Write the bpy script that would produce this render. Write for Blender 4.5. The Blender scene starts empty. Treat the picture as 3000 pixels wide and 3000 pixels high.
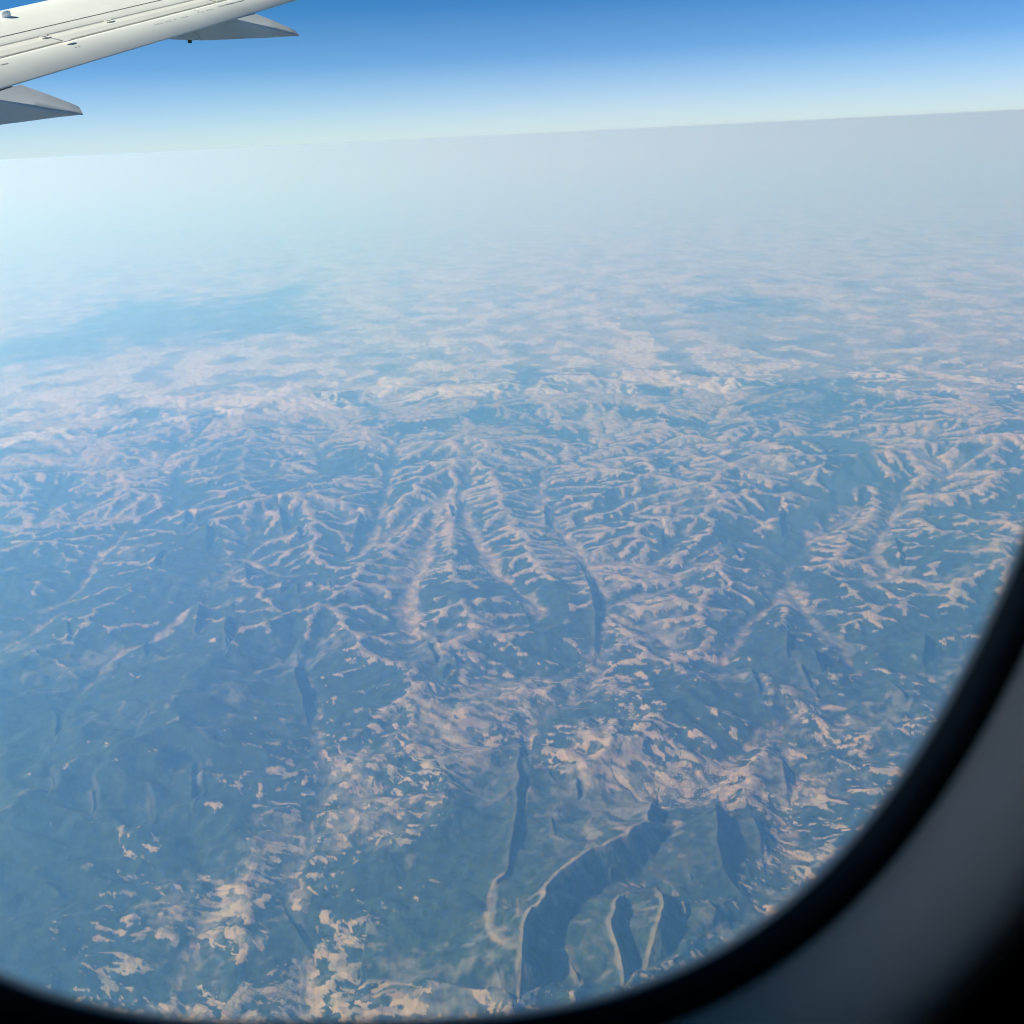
import bpy, math, random
import numpy as np
random.seed(7)
R = math.radians
sc = bpy.context.scene

# ------------------------------------------------------------------ camera, sky, sun, exposure
PITCH, ROLL = R(-20.2), R(2.8)
fw = np.array([0.0, math.cos(PITCH), math.sin(PITCH)])
r0 = np.array([1.0, 0.0, 0.0]); u0 = np.cross(r0, fw)
rt = r0*math.cos(ROLL) - u0*math.sin(ROLL)
up = r0*math.sin(ROLL) + u0*math.cos(ROLL)
cam_d = bpy.data.cameras.new('camera'); cam = bpy.data.objects.new('camera', cam_d)
sc.collection.objects.link(cam); sc.camera = cam
import mathutils
M = mathutils.Matrix(((rt[0], up[0], -fw[0]), (rt[1], up[1], -fw[1]), (rt[2], up[2], -fw[2])))
cam.matrix_world = M.to_4x4()
cam_d.sensor_width = 36; cam_d.lens = 36
cam_d.clip_start = 0.01; cam_d.clip_end = 4.0e6
cam_d.dof.use_dof = True; cam_d.dof.focus_distance = 60.0; cam_d.dof.aperture_fstop = 13.0

SUN_EL, SUN_AZ = R(37), R(-97)          # azimuth measured from the view heading (+Y) to the right (+X)
world = bpy.data.worlds.new('World'); sc.world = world; world.use_nodes = True
wn = world.node_tree.nodes; wl = world.node_tree.links
bg = wn['Background']
sky = wn.new('ShaderNodeTexSky'); sky.sky_type = 'NISHITA'; sky.sun_disc = False
sky.sun_elevation = SUN_EL; sky.sun_rotation = SUN_AZ
sky.altitude = 11000; sky.air_density = 1.0; sky.dust_density = 0.6; sky.ozone_density = 1.5
tco = wn.new('ShaderNodeTexCoord'); sxyz = wn.new('ShaderNodeSeparateXYZ'); wl.new(tco.outputs['Generated'], sxyz.inputs[0])
rmp = wn.new('ShaderNodeValToRGB'); wl.new(sxyz.outputs[2], rmp.inputs[0])
for i, (p, a) in enumerate(((0.0, 0.92), (0.012, 0.84), (0.035, 0.55), (0.065, 0.22), (0.11, 0.06), (0.2, 0.0))):
    e = rmp.color_ramp.elements[i] if i < 2 else rmp.color_ramp.elements.new(p)
    e.position = p; e.color = (a, a, a, 1)
tnt = wn.new('ShaderNodeMix'); tnt.data_type = 'RGBA'; tnt.blend_type = 'MULTIPLY'; tnt.inputs[0].default_value = 1
wl.new(sky.outputs[0], tnt.inputs[6]); tnt.inputs[7].default_value = (0.10, 0.74, 1.02, 1)
hmx = wn.new('ShaderNodeMix'); hmx.data_type = 'RGBA'; wl.new(rmp.outputs[0], hmx.inputs[0])
wl.new(tnt.outputs[2], hmx.inputs[6]); hmx.inputs[7].default_value = (4.7, 5.3, 5.3, 1)      # the milky air along the horizon
wl.new(hmx.outputs[2], bg.inputs[0]); bg.inputs[1].default_value = 0.09

sun_d = bpy.data.lights.new('sun', 'SUN'); sun_d.energy = 5.0; sun_d.angle = R(0.53); sun_d.color = (1.0, 0.975, 0.915)
sun = bpy.data.objects.new('sun', sun_d); sc.collection.objects.link(sun)
sd = mathutils.Vector((math.sin(SUN_AZ)*math.cos(SUN_EL), math.cos(SUN_AZ)*math.cos(SUN_EL), math.sin(SUN_EL)))
sun.rotation_euler = sd.to_track_quat('Z', 'Y').to_euler()

sc.view_settings.view_transform = 'Standard'; sc.view_settings.look = 'None'
sc.view_settings.gamma = 1.0; sc.view_settings.exposure = 0.84
sc.cycles.volume_bounces = 6; sc.cycles.max_bounces = 8; sc.cycles.diffuse_bounces = 3
sc.cycles.transparent_max_bounces = 12
sc.cycles.use_denoising = True
sc.cycles.filter_width = 1.15
sc.render.film_transparent = False

# ------------------------------------------------------------------ helpers
def link(o, parent=None):
    sc.collection.objects.link(o)
    if parent is not None: o.parent = parent
    return o
def tag(o, label=None, cat=None, group=None, kind=None):
    if label: o['label'] = label
    if cat: o['category'] = cat
    if group: o['group'] = group
    if kind: o['kind'] = kind
    return o
def mesh_obj(name, verts, faces, mat, parent=None, smooth=False):
    me = bpy.data.meshes.new(name); me.from_pydata([tuple(map(float, v)) for v in verts], [], faces)
    if mat: me.materials.append(mat)
    if smooth: me.polygons.foreach_set('use_smooth', [True]*len(me.polygons))
    me.update()
    return link(bpy.data.objects.new(name, me), parent)
def grid_mesh(name, P, faces, mat, smooth=True, parent=None):
    """P (n,3) float array, faces (m,4) int array -> mesh object, fast"""
    me = bpy.data.meshes.new(name)
    me.vertices.add(len(P)); me.vertices.foreach_set('co', P.astype(np.float32).ravel())
    m = len(faces)
    me.loops.add(m*4); me.loops.foreach_set('vertex_index', faces.astype(np.int32).ravel())
    me.polygons.add(m); me.polygons.foreach_set('loop_start', np.arange(0, m*4, 4, dtype=np.int32))
    me.polygons.foreach_set('use_smooth', np.full(m, smooth))
    me.update(calc_edges=True)
    if mat: me.materials.append(mat)
    return link(bpy.data.objects.new(name, me), parent)
def new_mat(name, col=(0.5,0.5,0.5), rough=0.6, metal=0.0, spec=0.5):
    m = bpy.data.materials.new(name); m.use_nodes = True
    b = m.node_tree.nodes['Principled BSDF']
    b.inputs['Base Color'].default_value = (*col, 1); b.inputs['Roughness'].default_value = rough
    b.inputs['Metallic'].default_value = metal; b.inputs['Specular IOR Level'].default_value = spec
    return m, b
def noise_node(m, scale, detail=4, rough=0.5, coord='Object', vec=None):
    n = m.node_tree.nodes; l = m.node_tree.links
    t = n.new('ShaderNodeTexNoise'); t.inputs['Scale'].default_value = scale
    t.inputs['Detail'].default_value = detail; t.inputs['Roughness'].default_value = rough
    if vec is None:
        tc = n.new('ShaderNodeTexCoord'); vec = tc.outputs[coord]
    l.new(vec, t.inputs['Vector'])
    return t
def ramp_mix(m, fac, a, b, p0=0.35, p1=0.65):
    r = m.node_tree.nodes.new('ShaderNodeValToRGB')
    r.color_ramp.elements[0].position = p0; r.color_ramp.elements[0].color = (*a, 1)
    r.color_ramp.elements[1].position = p1; r.color_ramp.elements[1].color = (*b, 1)
    m.node_tree.links.new(fac, r.inputs[0]); return r.outputs[0]

GZ = -11000.0                          # mean ground level: the aeroplane cruises at 11 km
def at(px, py):
    """point of the photo -> (X, Y) on the ground, kilometres; overview coordinates (0..1932)"""
    k = 3000/1932.0
    a = (px*k-1500)/3000; b = -(py*k-1500)/3000
    d = a*rt + b*up + fw
    t = -11.0/d[2]
    return d[0]*t, d[1]*t

# ------------------------------------------------------------------ noise
rng = np.random.RandomState(11)
def perlin(x, y, seed=0):
    xi = np.floor(x).astype(np.int64); yi = np.floor(y).astype(np.int64)
    xf = (x-xi).astype(np.float32); yf = (y-yi).astype(np.float32)
    u = xf*xf*xf*(xf*(xf*6-15)+10); v = yf*yf*yf*(yf*(yf*6-15)+10)
    def g(ix, iy, dx, dy):
        h = (ix*374761393 + iy*668265263 + seed*974711) & 0x7fffffff
        h = ((h ^ (h >> 13))*1274126177) & 0x7fffffff
        a = GTAB[(h ^ (h >> 16)) & 255]
        return a[..., 0]*dx + a[..., 1]*dy
    n00 = g(xi, yi, xf, yf); n10 = g(xi+1, yi, xf-1, yf)
    n01 = g(xi, yi+1, xf, yf-1); n11 = g(xi+1, yi+1, xf-1, yf-1)
    a = n00 + u*(n10-n00); b = n01 + u*(n11-n01)
    return (a + v*(b-a))*1.5
_a = np.arange(256)*2*math.pi/256
GTAB = np.stack([np.cos(_a), np.sin(_a)], -1).astype(np.float32)
def fbm(x, y, lam, octs, seed=0, gain=0.5):
    s = np.zeros(np.shape(x), np.float32); a = 1.0
    for o in range(octs):
        s += a*perlin(x/lam + 17.3*o, y/lam - 9.1*o, seed+o*13); lam *= 0.5; a *= gain
    return s

def worley(x, y, seed):
    xi = np.floor(x).astype(np.int64); yi = np.floor(y).astype(np.int64)
    d1 = np.full(x.shape, 9.0, np.float32); d2 = d1.copy(); cid = np.zeros(x.shape, np.float32)
    for dx in (-1, 0, 1):
        for dy in (-1, 0, 1):
            cx = xi+dx; cy = yi+dy
            h = (cx*73856093 ^ cy*19349663 ^ seed*83492791) & 0x7fffffff
            h = ((h ^ (h >> 13))*1274126177) & 0x7fffffff
            jx = ((h & 1023)/1023.0).astype(np.float32); jy = (((h >> 10) & 1023)/1023.0).astype(np.float32); c = (((h >> 20) & 1023)/1023.0).astype(np.float32)
            d = np.hypot(cx+jx-x, cy+jy-y).astype(np.float32)
            m = d < d1
            d2 = np.where(m, d1, np.minimum(d2, d)); cid = np.where(m, c, cid); d1 = np.where(m, d, d1)
    return d1, d2, cid
def sstep(a, b, x):
    t = np.clip((x-a)/(b-a), 0, 1); return t*t*(3-2*t)

def world_pts(pts): return np.array([at(*p) for p in pts])
def seg_dist(X, Y, P, reach=0.9):
    """distance in km from every grid point to polyline P"""
    d = np.full(X.shape, 1e9, np.float32).ravel()
    P = np.asarray(P, float); Xr = X.ravel(); Yr = Y.ravel()
    for k in range(0, len(P)-1, 8):                      # a few segments at a time, only the points round them
        Q = P[k:k+9]
        (ax, ay), (bx, by) = Q.min(0)-reach, Q.max(0)+reach
        sel = np.nonzero((Xr > ax) & (Xr < bx) & (Yr > ay) & (Yr < by))[0]
        if len(sel) == 0: continue
        xs = Xr[sel]; ys = Yr[sel]; dd = d[sel]
        for (x0, y0), (x1, y1) in zip(Q[:-1], Q[1:]):
            dx, dy = x1-x0, y1-y0; L = dx*dx+dy*dy+1e-9
            t = np.clip(((xs-x0)*dx+(ys-y0)*dy)/L, 0, 1)
            dd = np.minimum(dd, np.hypot(xs-x0-t*dx, ys-y0-t*dy))
        d[sel] = dd
    return d.reshape(X.shape)
def inside(X, Y, P):
    c = np.zeros(X.shape, bool); n = len(P)
    for i in range(n):
        x0, y0 = P[i]; x1, y1 = P[(i+1) % n]
        if y0 == y1: continue
        k = ((y0 > Y) != (y1 > Y)) & (X < (x1-x0)*(Y-y0)/(y1-y0)+x0)
        c ^= k
    return c
def smooth_line(P, n=2):
    P = np.asarray(P, float)
    for _ in range(n):
        Q = [P[0]]
        for a, b in zip(P[:-1], P[1:]): Q += [0.75*a+0.25*b, 0.25*a+0.75*b]
        Q.append(P[-1]); P = np.array(Q)
        if len(P) > 120: break
    return P

# ------------------------------------------------------------------ the layout of the land, read off the photograph
def Z2(pts):      # enlarged crop (1000,2250)-(2000,3000) -> overview coordinates
    return [((1000+x/1.932)/1.5528, (2250+y/1.932)/1.5528) for x, y in pts]
def Z3(pts):
    return [((2000+x/1.932)/1.5528, (2250+y/1.932)/1.5528) for x, y in pts]
def ZC(pts):      # crop (1000,1500)-(2000,2250)
    return [((1000+x/1.932)/1.5528, (1500+y/1.932)/1.5528) for x, y in pts]
def ZL(pts):      # crop (0,1500)-(1000,2250)
    return [((x/1.932)/1.5528, (1500+y/1.932)/1.5528) for x, y in pts]
def ZR(pts):      # crop (2000,1500)-(3000,2250)
    return [((2000+x/1.932)/1.5528, (1500+y/1.932)/1.5528) for x, y in pts]
def ZB(pts):      # crop (0,2250)-(1000,3000)
    return [((x/1.932)/1.5528, (2250+y/1.932)/1.5528) for x, y in pts]
# sharp mountain crests, drawn from far to near: (points, height km, bare rock 0..1); their steep side lies to the right, away from the sun
CRESTS = [
 (Z2([(1015,-90),(1000,100),(1010,200),(990,300),(1000,420),(985,520),(960,640),(940,750),(880,805)]), 0.20, 0.15),
 (Z2([(940,750),(872,812),(858,900),(848,1000),(850,1060),(880,1150),(935,1220),(1020,1278)]), 0.10, 0.8),
 (Z2([(1930,400),(1860,440),(1780,455),(1700,510),(1620,560),(1555,605),(1500,655),(1430,662),(1395,692),(1300,765),(1228,845),(1172,920),(1148,1008),(1085,1040)]), 0.40, 0.9),
 (Z2([(1085,1040),(1058,1090),(1045,1200),(1035,1300),(1015,1430)]), 0.42, 0.7),
 (Z2([(1178,335),(1195,450),(1232,565),(1252,650),(1285,715)]), 0.15, 0.2),
 (Z2([(1445,315),(1428,400),(1402,450),(1408,520),(1442,600),(1470,660)]), 0.18, 0.4),
 (Z2([(1640,795),(1598,850),(1570,920),(1545,1020),(1520,1060),(1555,1160),(1598,1300),(1610,1380)]), 0.32, 0.6),
 (Z2([(1790,745),(1800,800),(1803,870),(1822,950),(1805,1050),(1765,1150),(1710,1250)]), 0.32, 0.6),
 (Z2([(1270,1130),(1290,1170),(1310,1230),(1335,1300),(1345,1380)]), 0.14, 0.5),
 (Z2([(982,930),(1000,1000),(1012,1078)]), 0.07, 0.5),
 (Z2([(1775,260),(1740,380),(1732,470),(1740,560)]), 0.26, 0.1),
 (Z2([(1335,100),(1335,200),(1345,320)]), 0.13, 0.1),
 (Z2([(1165,60),(1190,120),(1240,200)]), 0.12, 0.1),
 (Z2([(850,130),(880,190),(925,290)]), 0.09, 0.0),
 (Z2([(570,540),(600,590),(690,650)]), 0.10, 0.0),
 (Z2([(760,250),(830,300),(890,370)]), 0.08, 0.0),
 (Z3([(15,600),(28,650),(50,740)]), 0.12, 0.2),
 (Z3([(195,260),(190,430),(185,560),(230,700),(330,760)]), 0.30, 0.1),
 (Z3([(380,300),(420,420),(450,560)]), 0.15, 0.1),
 (Z3([(560,0),(575,90),(590,180)]), 0.12, 0.3),
 (Z3([(-30,830),(5,880),(10,960)]), 0.16, 0.5),
 (Z3([(130,820),(160,900),(250,960)]), 0.2, 0.2),
 (ZR([(590,720),(580,820),(600,950)]), 0.20, 0.1),
 (ZR([(640,915),(680,1000),(750,1085)]), 0.16, 0.3),
 (ZR([(730,830),(740,920),(800,1010)]), 0.22, 0.0),
 (ZR([(360,920),(390,1010),(450,1130)]), 0.17, 0.1),
 (ZR([(1370,740),(1350,850),(1370,950)]), 0.25, 0.0),
 (ZR([(1190,180),(1210,300),(1240,380)]), 0.2, 0.0),
 (ZR([(1080,1000),(1190,1080),(1280,1170)]), 0.2, 0.1),
 (ZR([(250,230),(290,300),(330,340)]), 0.2, 0.0),
 (ZR([(110,370),(190,440),(260,520)]), 0.2, 0.0),
 (ZR([(560,20),(540,130),(560,220)]), 0.22, 0.0),
 (ZC([(1345,330),(1395,460),(1430,580),(1440,720),(1435,830)]), 0.16, 0.2),
 (ZC([(1165,-20),(1150,60),(1160,150)]), 0.16, 0.2),
 (ZC([(480,780),(500,860),(560,960)]), 0.18, 0.0),
 (ZC([(640,900),(600,970),(570,1040)]), 0.15, 0.0),
 (ZC([(600,-20),(620,60),(640,110)]), 0.18, 0.2),
 (ZC([(100,30),(110,120),(60,220)]), 0.18, 0.2),
 (ZC([(1820,130),(1810,220),(1830,290)]), 0.15, 0.0),
 (ZC([(940,480),(1000,560),(1060,650)]), 0.12, 0.0),
 (ZC([(740,560),(800,620),(830,690)]), 0.1, 0.0),
 (ZL([(1150,560),(1130,650),(1110,770)]), 0.22, 0.1),
 (ZL([(1320,620),(1290,740),(1290,900)]), 0.24, 0.1),
 (ZL([(1690,900),(1680,980),(1700,1100),(1740,1200)]), 0.22, 0.1),
 (ZL([(870,780),(820,830),(850,900)]), 0.15, 0.0),
 (ZL([(1510,430),(1500,520)]), 0.14, 0.0), (ZL([(1610,430),(1590,530)]), 0.14, 0.3), (ZL([(1700,430),(1690,540)]), 0.14, 0.0),
 (ZL([(1780,430),(1780,520)]), 0.14, 0.3), (ZL([(1870,430),(1880,540)]), 0.14, 0.3),
 (ZL([(1070,40),(1050,180)]), 0.25, 0.0), (ZL([(1190,130),(1170,290)]), 0.25, 0.0), (ZL([(1400,320),(1400,480)]), 0.2, 0.0),
 (ZL([(1590,30),(1600,120),(1620,210)]), 0.25, 0.1), (ZL([(1690,140),(1700,240)]), 0.22, 0.1),
 (ZL([(380,640),(400,760),(420,850)]), 0.15, 0.0), (ZL([(880,400),(900,330),(960,260)][::-1]), 0.2, 0.0),
 (ZL([(300,1150),(340,1250),(320,1400)]), 0.15, 0.0), (ZL([(870,1170),(840,1260),(800,1340)]), 0.12, 0.2),
 (ZB([(560,180),(545,260),(560,400)]), 0.12, 0.3), (ZB([(1100,0),(1110,150),(1090,330)]), 0.15, 0.0), (ZB([(850,200),(870,300),(880,400)]), 0.1, 0.2),
 (ZB([(320,120),(345,230),(300,300)]), 0.12, 0.2),
 (ZB([(1640,880),(1690,1000),(1750,1100)]), 0.08, 0.0),
]
CRESTS = [(world_pts(p), hh, rk) for p, hh, rk in CRESTS]
RIVERS = [  # valley floors, overview coordinates; the second number is the width of the open valley floor in km
 ([(985,1440),(1010,1360),(1075,1345),(1115,1290),(1130,1240),(1142,1180),(1130,1110),(1095,1060),(1035,985),(1020,940),(1035,890)],0.25),
 ([(570,1920),(563,1800),(556,1690),(575,1620),(600,1540),(612,1470),(600,1400),(583,1310),(575,1270)],0.15),
 (ZC([(420,740),(370,690),(380,600),(400,520),(410,420),(450,320),(500,240),(520,120),(560,20),(600,-80)]),0.34),
 (ZC([(1130,640),(1080,560),(960,440),(870,370),(830,280),(790,210),(720,140),(700,20),(680,-80)]),0.22),
 (ZC([(40,290),(130,270),(180,180),(235,80),(240,-20),(270,-100)]),0.2),
 (ZC([(240,210),(330,110),(420,40),(490,0)]),0.15),
 (ZC([(1500,600),(1700,690),(1840,770),(1900,800)]),0.12),
 (ZC([(1410,360),(1560,370),(1750,400),(1900,420)]),0.18),
 (ZC([(1400,340),(1560,315),(1700,330),(1850,380)]),0.16),
 (ZC([(1480,590),(1600,545),(1760,500),(1900,450)]),0.12),
 (ZC([(930,990),(1050,960),(1180,980),(1300,900)]),0.06),
 (ZL([(460,1060),(560,960),(620,890),(740,820),(880,770),(1000,690),(1060,610),(1150,560)]),0.15),
 (ZL([(20,810),(170,740),(270,650),(380,600)]),0.08),
 (ZL([(60,130),(250,110),(430,90),(600,70),(760,60)]),0.3),
 (ZL([(240,590),(380,540),(460,460),(540,390),(520,330),(640,230),(720,150)]),0.15),
 (ZL([(1380,290),(1500,350),(1600,400),(1700,390)]),0.12),
 (ZR([(1000,940),(920,850),(870,770),(780,730),(740,650),(640,560),(600,420),(580,300),(760,180),(900,110),(1000,20)]),0.25),
 (ZR([(1080,1000),(1040,1080),(960,1140),(860,1150)]),0.08),
 (ZR([(1080,440),(1180,390),(1080,290),(1130,190),(1200,50),(1240,-60)]),0.22),
 (ZR([(560,1250),(470,1290),(350,1400),(230,1500),(70,1660)]),0.25),
 (ZR([(200,880),(300,800),(350,690),(420,620),(560,550)]),0.15),
 (ZR([(620,2100),(610,1950),(560,1700),(600,1600),(650,1480),(540,1320)]),0.2),
 (ZB([(1780,1440),(1770,1200),(1700,980),(1650,800),(1690,600),(1780,380)]),0.12),
 (ZB([(1040,1230),(1100,1060),(1160,900),(1200,780),(1230,690)]),0.1),
 (ZR([(1300,930),(1420,980),(1500,1060)]),0.1),
]
RIVERS = [(smooth_line(world_pts(p)), w) for p, w in RIVERS]
DENS = """
55555555555544333322
54444444588865555533
76566566655566566554
62112166545442234544
23677736644555444444
78767667656655412463
88567787767877645773
76662556678777656776
45652354555666554666
33323333636555456325
12112233534464254322
11221133255363224332
01111224354554221111
00011215766563332122
00111255756674523233
11112125535565575333
01111245224332244333
00215353123332323333
01246453023223333333
01467755033333333333
01588766033333333333
""".split()
DROWS = [350,450,550,620,680,750,820,900,960,1040,1120,1200,1280,1360,1440,1520,1600,1680,1760,1840,1920]
DM = np.array([[int(c) for c in r] for r in DENS], float)
def to_pix(X, Y):
    z = X*fw[0]+Y*fw[1]-11*fw[2]
    a = (X*rt[0]+Y*rt[1]-11*rt[2])/z; b = (X*up[0]+Y*up[1]-11*up[2])/z
    return (1500+3000*a)/1.5528, (1500-3000*b)/1.5528
def density(X, Y):
    px, py = to_pix(X, Y)
    fx = np.clip((px-50)/100, 0, 18.999); fy = np.interp(py, DROWS, np.arange(len(DROWS)))
    fy = np.clip(fy, 0, len(DROWS)-1.001)
    ix = fx.astype(int); iy = fy.astype(int); u = fx-ix; v = fy-iy
    return ((1-u)*(1-v)*DM[iy, ix]+u*(1-v)*DM[iy, ix+1]+(1-u)*v*DM[iy+1, ix]+u*v*DM[iy+1, ix+1])

# ------------------------------------------------------------------ drainage relief: valleys that branch and join the traced rivers
X0, X1, Y0, Y1 = -34.0, 34.0, 6.0, 52.0
def boxblur(a, r):
    for ax in (0, 1):
        c = np.cumsum(np.pad(a, [(r+1, r) if i == ax else (0, 0) for i in (0, 1)], mode='edge'), axis=ax, dtype=np.float64)
        n = a.shape[ax]
        hi = np.take(c, np.arange(2*r+1, 2*r+1+n), axis=ax); lo = np.take(c, np.arange(0, n), axis=ax)
        a = ((hi-lo)/(2*r+1)).astype(np.float32)
    return a
def upsample(a, shape):
    ny, nx = shape
    fy = np.linspace(0, a.shape[0]-1.001, ny); fx = np.linspace(0, a.shape[1]-1.001, nx)
    iy = fy.astype(int)[:, None]; ix = fx.astype(int)[None, :]; v = (fy-fy.astype(int))[:, None]; u = (fx-fx.astype(int))[None, :]
    return ((1-u)*(1-v)*a[iy, ix]+u*(1-v)*a[iy, ix+1]+(1-u)*v*a[iy+1, ix]+u*v*a[iy+1, ix+1]).astype(np.float32)
import heapq
def flood(h, out):
    """fill the hollows so that every cell drains to an outlet"""
    ny, nx = h.shape; W = nx+2
    hp = np.full((ny+2, nx+2), -1.0); hp[1:-1, 1:-1] = h; hl = hp.ravel().tolist()
    seen = np.ones((ny+2, nx+2), bool); seen[1:-1, 1:-1] = out; sl = bytearray(seen.ravel().astype(np.uint8).tobytes())
    src = np.nonzero(np.pad(out, 1).ravel())[0].tolist()
    q = [(hl[i], i) for i in src]; heapq.heapify(q)
    push, pop = heapq.heappush, heapq.heappop
    while q:
        e, i = pop(q)
        for j in (i+1, i-1, i+W, i-W):
            if not sl[j]:
                sl[j] = 1; v = hl[j]; v = v if v > e else e+2e-5; hl[j] = v; push(q, (v, j))
    return np.array(hl, np.float32).reshape(ny+2, nx+2)[1:-1, 1:-1]
def relief(cell, iters, h=None):
    nx = int((X1-X0)/cell); ny = int((Y1-Y0)/cell)
    X, Y = np.meshgrid(np.linspace(X0, X1, nx), np.linspace(Y0, Y1, ny))
    out = np.zeros((ny, nx), bool)
    for P, w in RIVERS: out |= seg_dist(X, Y, P, cell*2) < cell*0.8
    out[0] = out[-1] = True; out[:, 0] = out[:, -1] = True
    base = 0.06 + 0.006*np.maximum(Y-14, 0) + 0.0*X          # river level climbs away from the reservoir
    base = base.astype(np.float32)
    if h is None:
        h = base + 0.35*fbm(X, Y, 9, 7, 5, 0.6)+0.5 + 0.03*rng.rand(ny, nx)
    else:
        h = upsample(h, (ny, nx)) + 0.002*rng.rand(ny, nx)
    h = np.where(out, base, h).astype(np.float32)
    steep = (0.105 + 0.05*fbm(X, Y, 7, 3, 21)) * (1 - 0.55*sstep(30, 40, Y))
    steep = np.clip(steep, 0.012, 0.16).astype(np.float32)
    N = nx*ny; idx = np.arange(N).reshape(ny, nx)
    offs = [(-1,-1),(-1,0),(-1,1),(0,-1),(0,1),(1,-1),(1,0),(1,1)]
    jit = (1+0.25*rng.rand(ny, nx)).astype(np.float32)
    for it in range(iters):
        h = flood(h, out)
        best = np.full((ny, nx), 1e-7, np.float32); rec = idx.copy()
        for dy, dx in offs:
            d = cell*math.hypot(dx, dy)
            s = np.full((ny, nx), -1, np.float32)
            ys = slice(max(0, -dy), ny-max(0, dy)); xs = slice(max(0, -dx), nx-max(0, dx))
            yn = slice(max(0, dy), ny-max(0, -dy)); xn = slice(max(0, dx), nx-max(0, -dx))
            s[ys, xs] = (h[ys, xs]-h[yn, xn])/d
            m = s > best
            m &= ~out
            best = np.where(m, s, best); rr = np.roll(idx, (-dy, -dx), (0, 1)); rec = np.where(m, rr, rec)
        r = np.where(out.ravel(), N, rec.ravel()); r = np.append(np.where(r == np.arange(N), N, r), N)
        A = np.append(np.ones(N), 0.0); P = r.copy()
        for _ in range(14):
            A = A + np.bincount(P, weights=A, minlength=N+1); A[N] = 0; P = P[P]
            if (P == N).all(): break
        A = np.maximum(A[:N], 1).reshape(ny, nx)*cell*cell
        slope = np.minimum(steep*(A**-0.37)*jit, 0.62)
        dist = np.where((rec % nx != idx % nx) & (rec//nx != idx//nx), cell*1.414, cell)
        H = np.append(np.where(r[:N] == N, 0, (slope*dist).ravel()), 0.0); P = r.copy(); root = np.append(np.arange(N), N)
        for _ in range(14):
            H = H + H[P]; root = np.where(P < N, P, root) if _ == 0 else np.where(P[root] < N, P[root], root)
            P = P[P]
            if (P == N).all(): break
        q = np.append(np.where(out.ravel(), np.arange(N), rec.ravel()), N)
        for _ in range(14): q = q[q]
        h = (H[:N] + base.ravel()[q[:N]]).reshape(ny, nx).astype(np.float32)
        for _ in range(6):                          # ridges may not stand as cliffs: let the divides migrate
            m = h.copy()
            for dy, dx in offs:
                m = np.minimum(m, np.roll(h, (dy, dx), (0, 1))+0.6*cell*math.hypot(dx, dy))
            h = np.where(out, base, m)
        if it < iters*0.4: h = h + ((0.004*cell/0.075)*rng.rand(ny, nx)*(~out)).astype(np.float32)
    return h, A, X, Y
hc, _, _, _ = relief(0.18, 13)
H_, A_, GX, GY = relief(0.075, 3, hc)
CELL = 0.075
Hs = boxblur(H_, 1)
tpi = Hs - boxblur(H_, 6)
tpi_s = tpi/ (np.sqrt(boxblur(tpi*tpi, 12))+0.004)
tpb = Hs - boxblur(boxblur(H_, 10), 8); tpb_s = tpb/(np.sqrt(boxblur(tpb*tpb, 25))+0.006)
tpf = H_ - boxblur(H_, 2); tpf_s = tpf/(np.sqrt(boxblur(tpf*tpf, 12))+0.002)
lgA = np.log10(A_).astype(np.float32)
stream = boxblur(sstep(-0.9, 0.9, lgA), 1)
gy, gx = np.gradient(Hs, CELL); slope_g = np.hypot(gx, gy)
slope_g = boxblur(slope_g, 1)
rivm = np.full(H_.shape, 0.0, np.float32)
for P, w in RIVERS:
    wob = 0.75*w*(1+1.6*fbm(GX, GY, 1.1, 4, 77, 0.65))
    rivm = np.maximum(rivm, 1-sstep(0.55, 1.0, seg_dist(GX, GY, P)/np.maximum(wob, 0.03)))
def samp(F, x, y):
    fx = np.clip((x-X0)/(X1-X0)*(F.shape[1]-1), 0, F.shape[1]-1.001); fy = np.clip((y-Y0)/(Y1-Y0)*(F.shape[0]-1), 0, F.shape[0]-1.001)
    ix = fx.astype(int); iy = fy.astype(int); u = (fx-ix).astype(np.float32); v = (fy-iy).astype(np.float32)
    return (1-u)*(1-v)*F[iy, ix]+u*(1-v)*F[iy, ix+1]+(1-u)*v*F[iy+1, ix]+u*v*F[iy+1, ix+1]

# ------------------------------------------------------------------ the ground: one round sheet out past the horizon
QS = 1.17
azf = np.radians(np.linspace(-36.5, 36.5, int(1180*QS)))
azc = np.radians(np.linspace(36.5, 323.5, 60)[1:-1])
AZ = np.concatenate([azf, azc])
depr = np.radians(np.concatenate([np.array([89.5, 80, 70, 60, 54, 51, 49.5]), np.linspace(48.6, 1.6, int(840*QS)), np.array([1.4,1.2,1.0,.8,.6,.45,.3])]))
RAD = 11.0/np.tan(depr)
AA, RR = np.meshgrid(AZ, RAD)
VX = (np.sin(AA)*RR); VY = (np.cos(AA)*RR)
edge = sstep(X0, X0+4, VX)*sstep(-X1, -X1+4, -VX)*sstep(Y0, Y0+1.5, VY)*(1-sstep(Y1-8, Y1, VY))
wx = 0.16*fbm(VX, VY, 1.7, 4, 301); wy = 0.16*fbm(VX, VY, 1.7, 4, 401)
hx = samp(Hs, VX+wx, VY+wy)
far = 0.25 + 0.22*fbm(VX, VY, 14, 5, 900) + 0.35*sstep(0.1, 0.8, fbm(VX, VY, 60, 3, 950))
HT = edge*hx + (1-edge)*(far + 0.3)
HT = HT*(1-0.05*edge)
kx = (VX+0.035*fbm(VX, VY, 0.6, 3, 55)).ravel(); ky = (VY+0.05*fbm(VX, VY, 0.5, 4, 56, 0.6)).ravel()
rise = np.zeros(VX.size, np.float32); rock = np.zeros(VX.size, np.float32)
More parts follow.
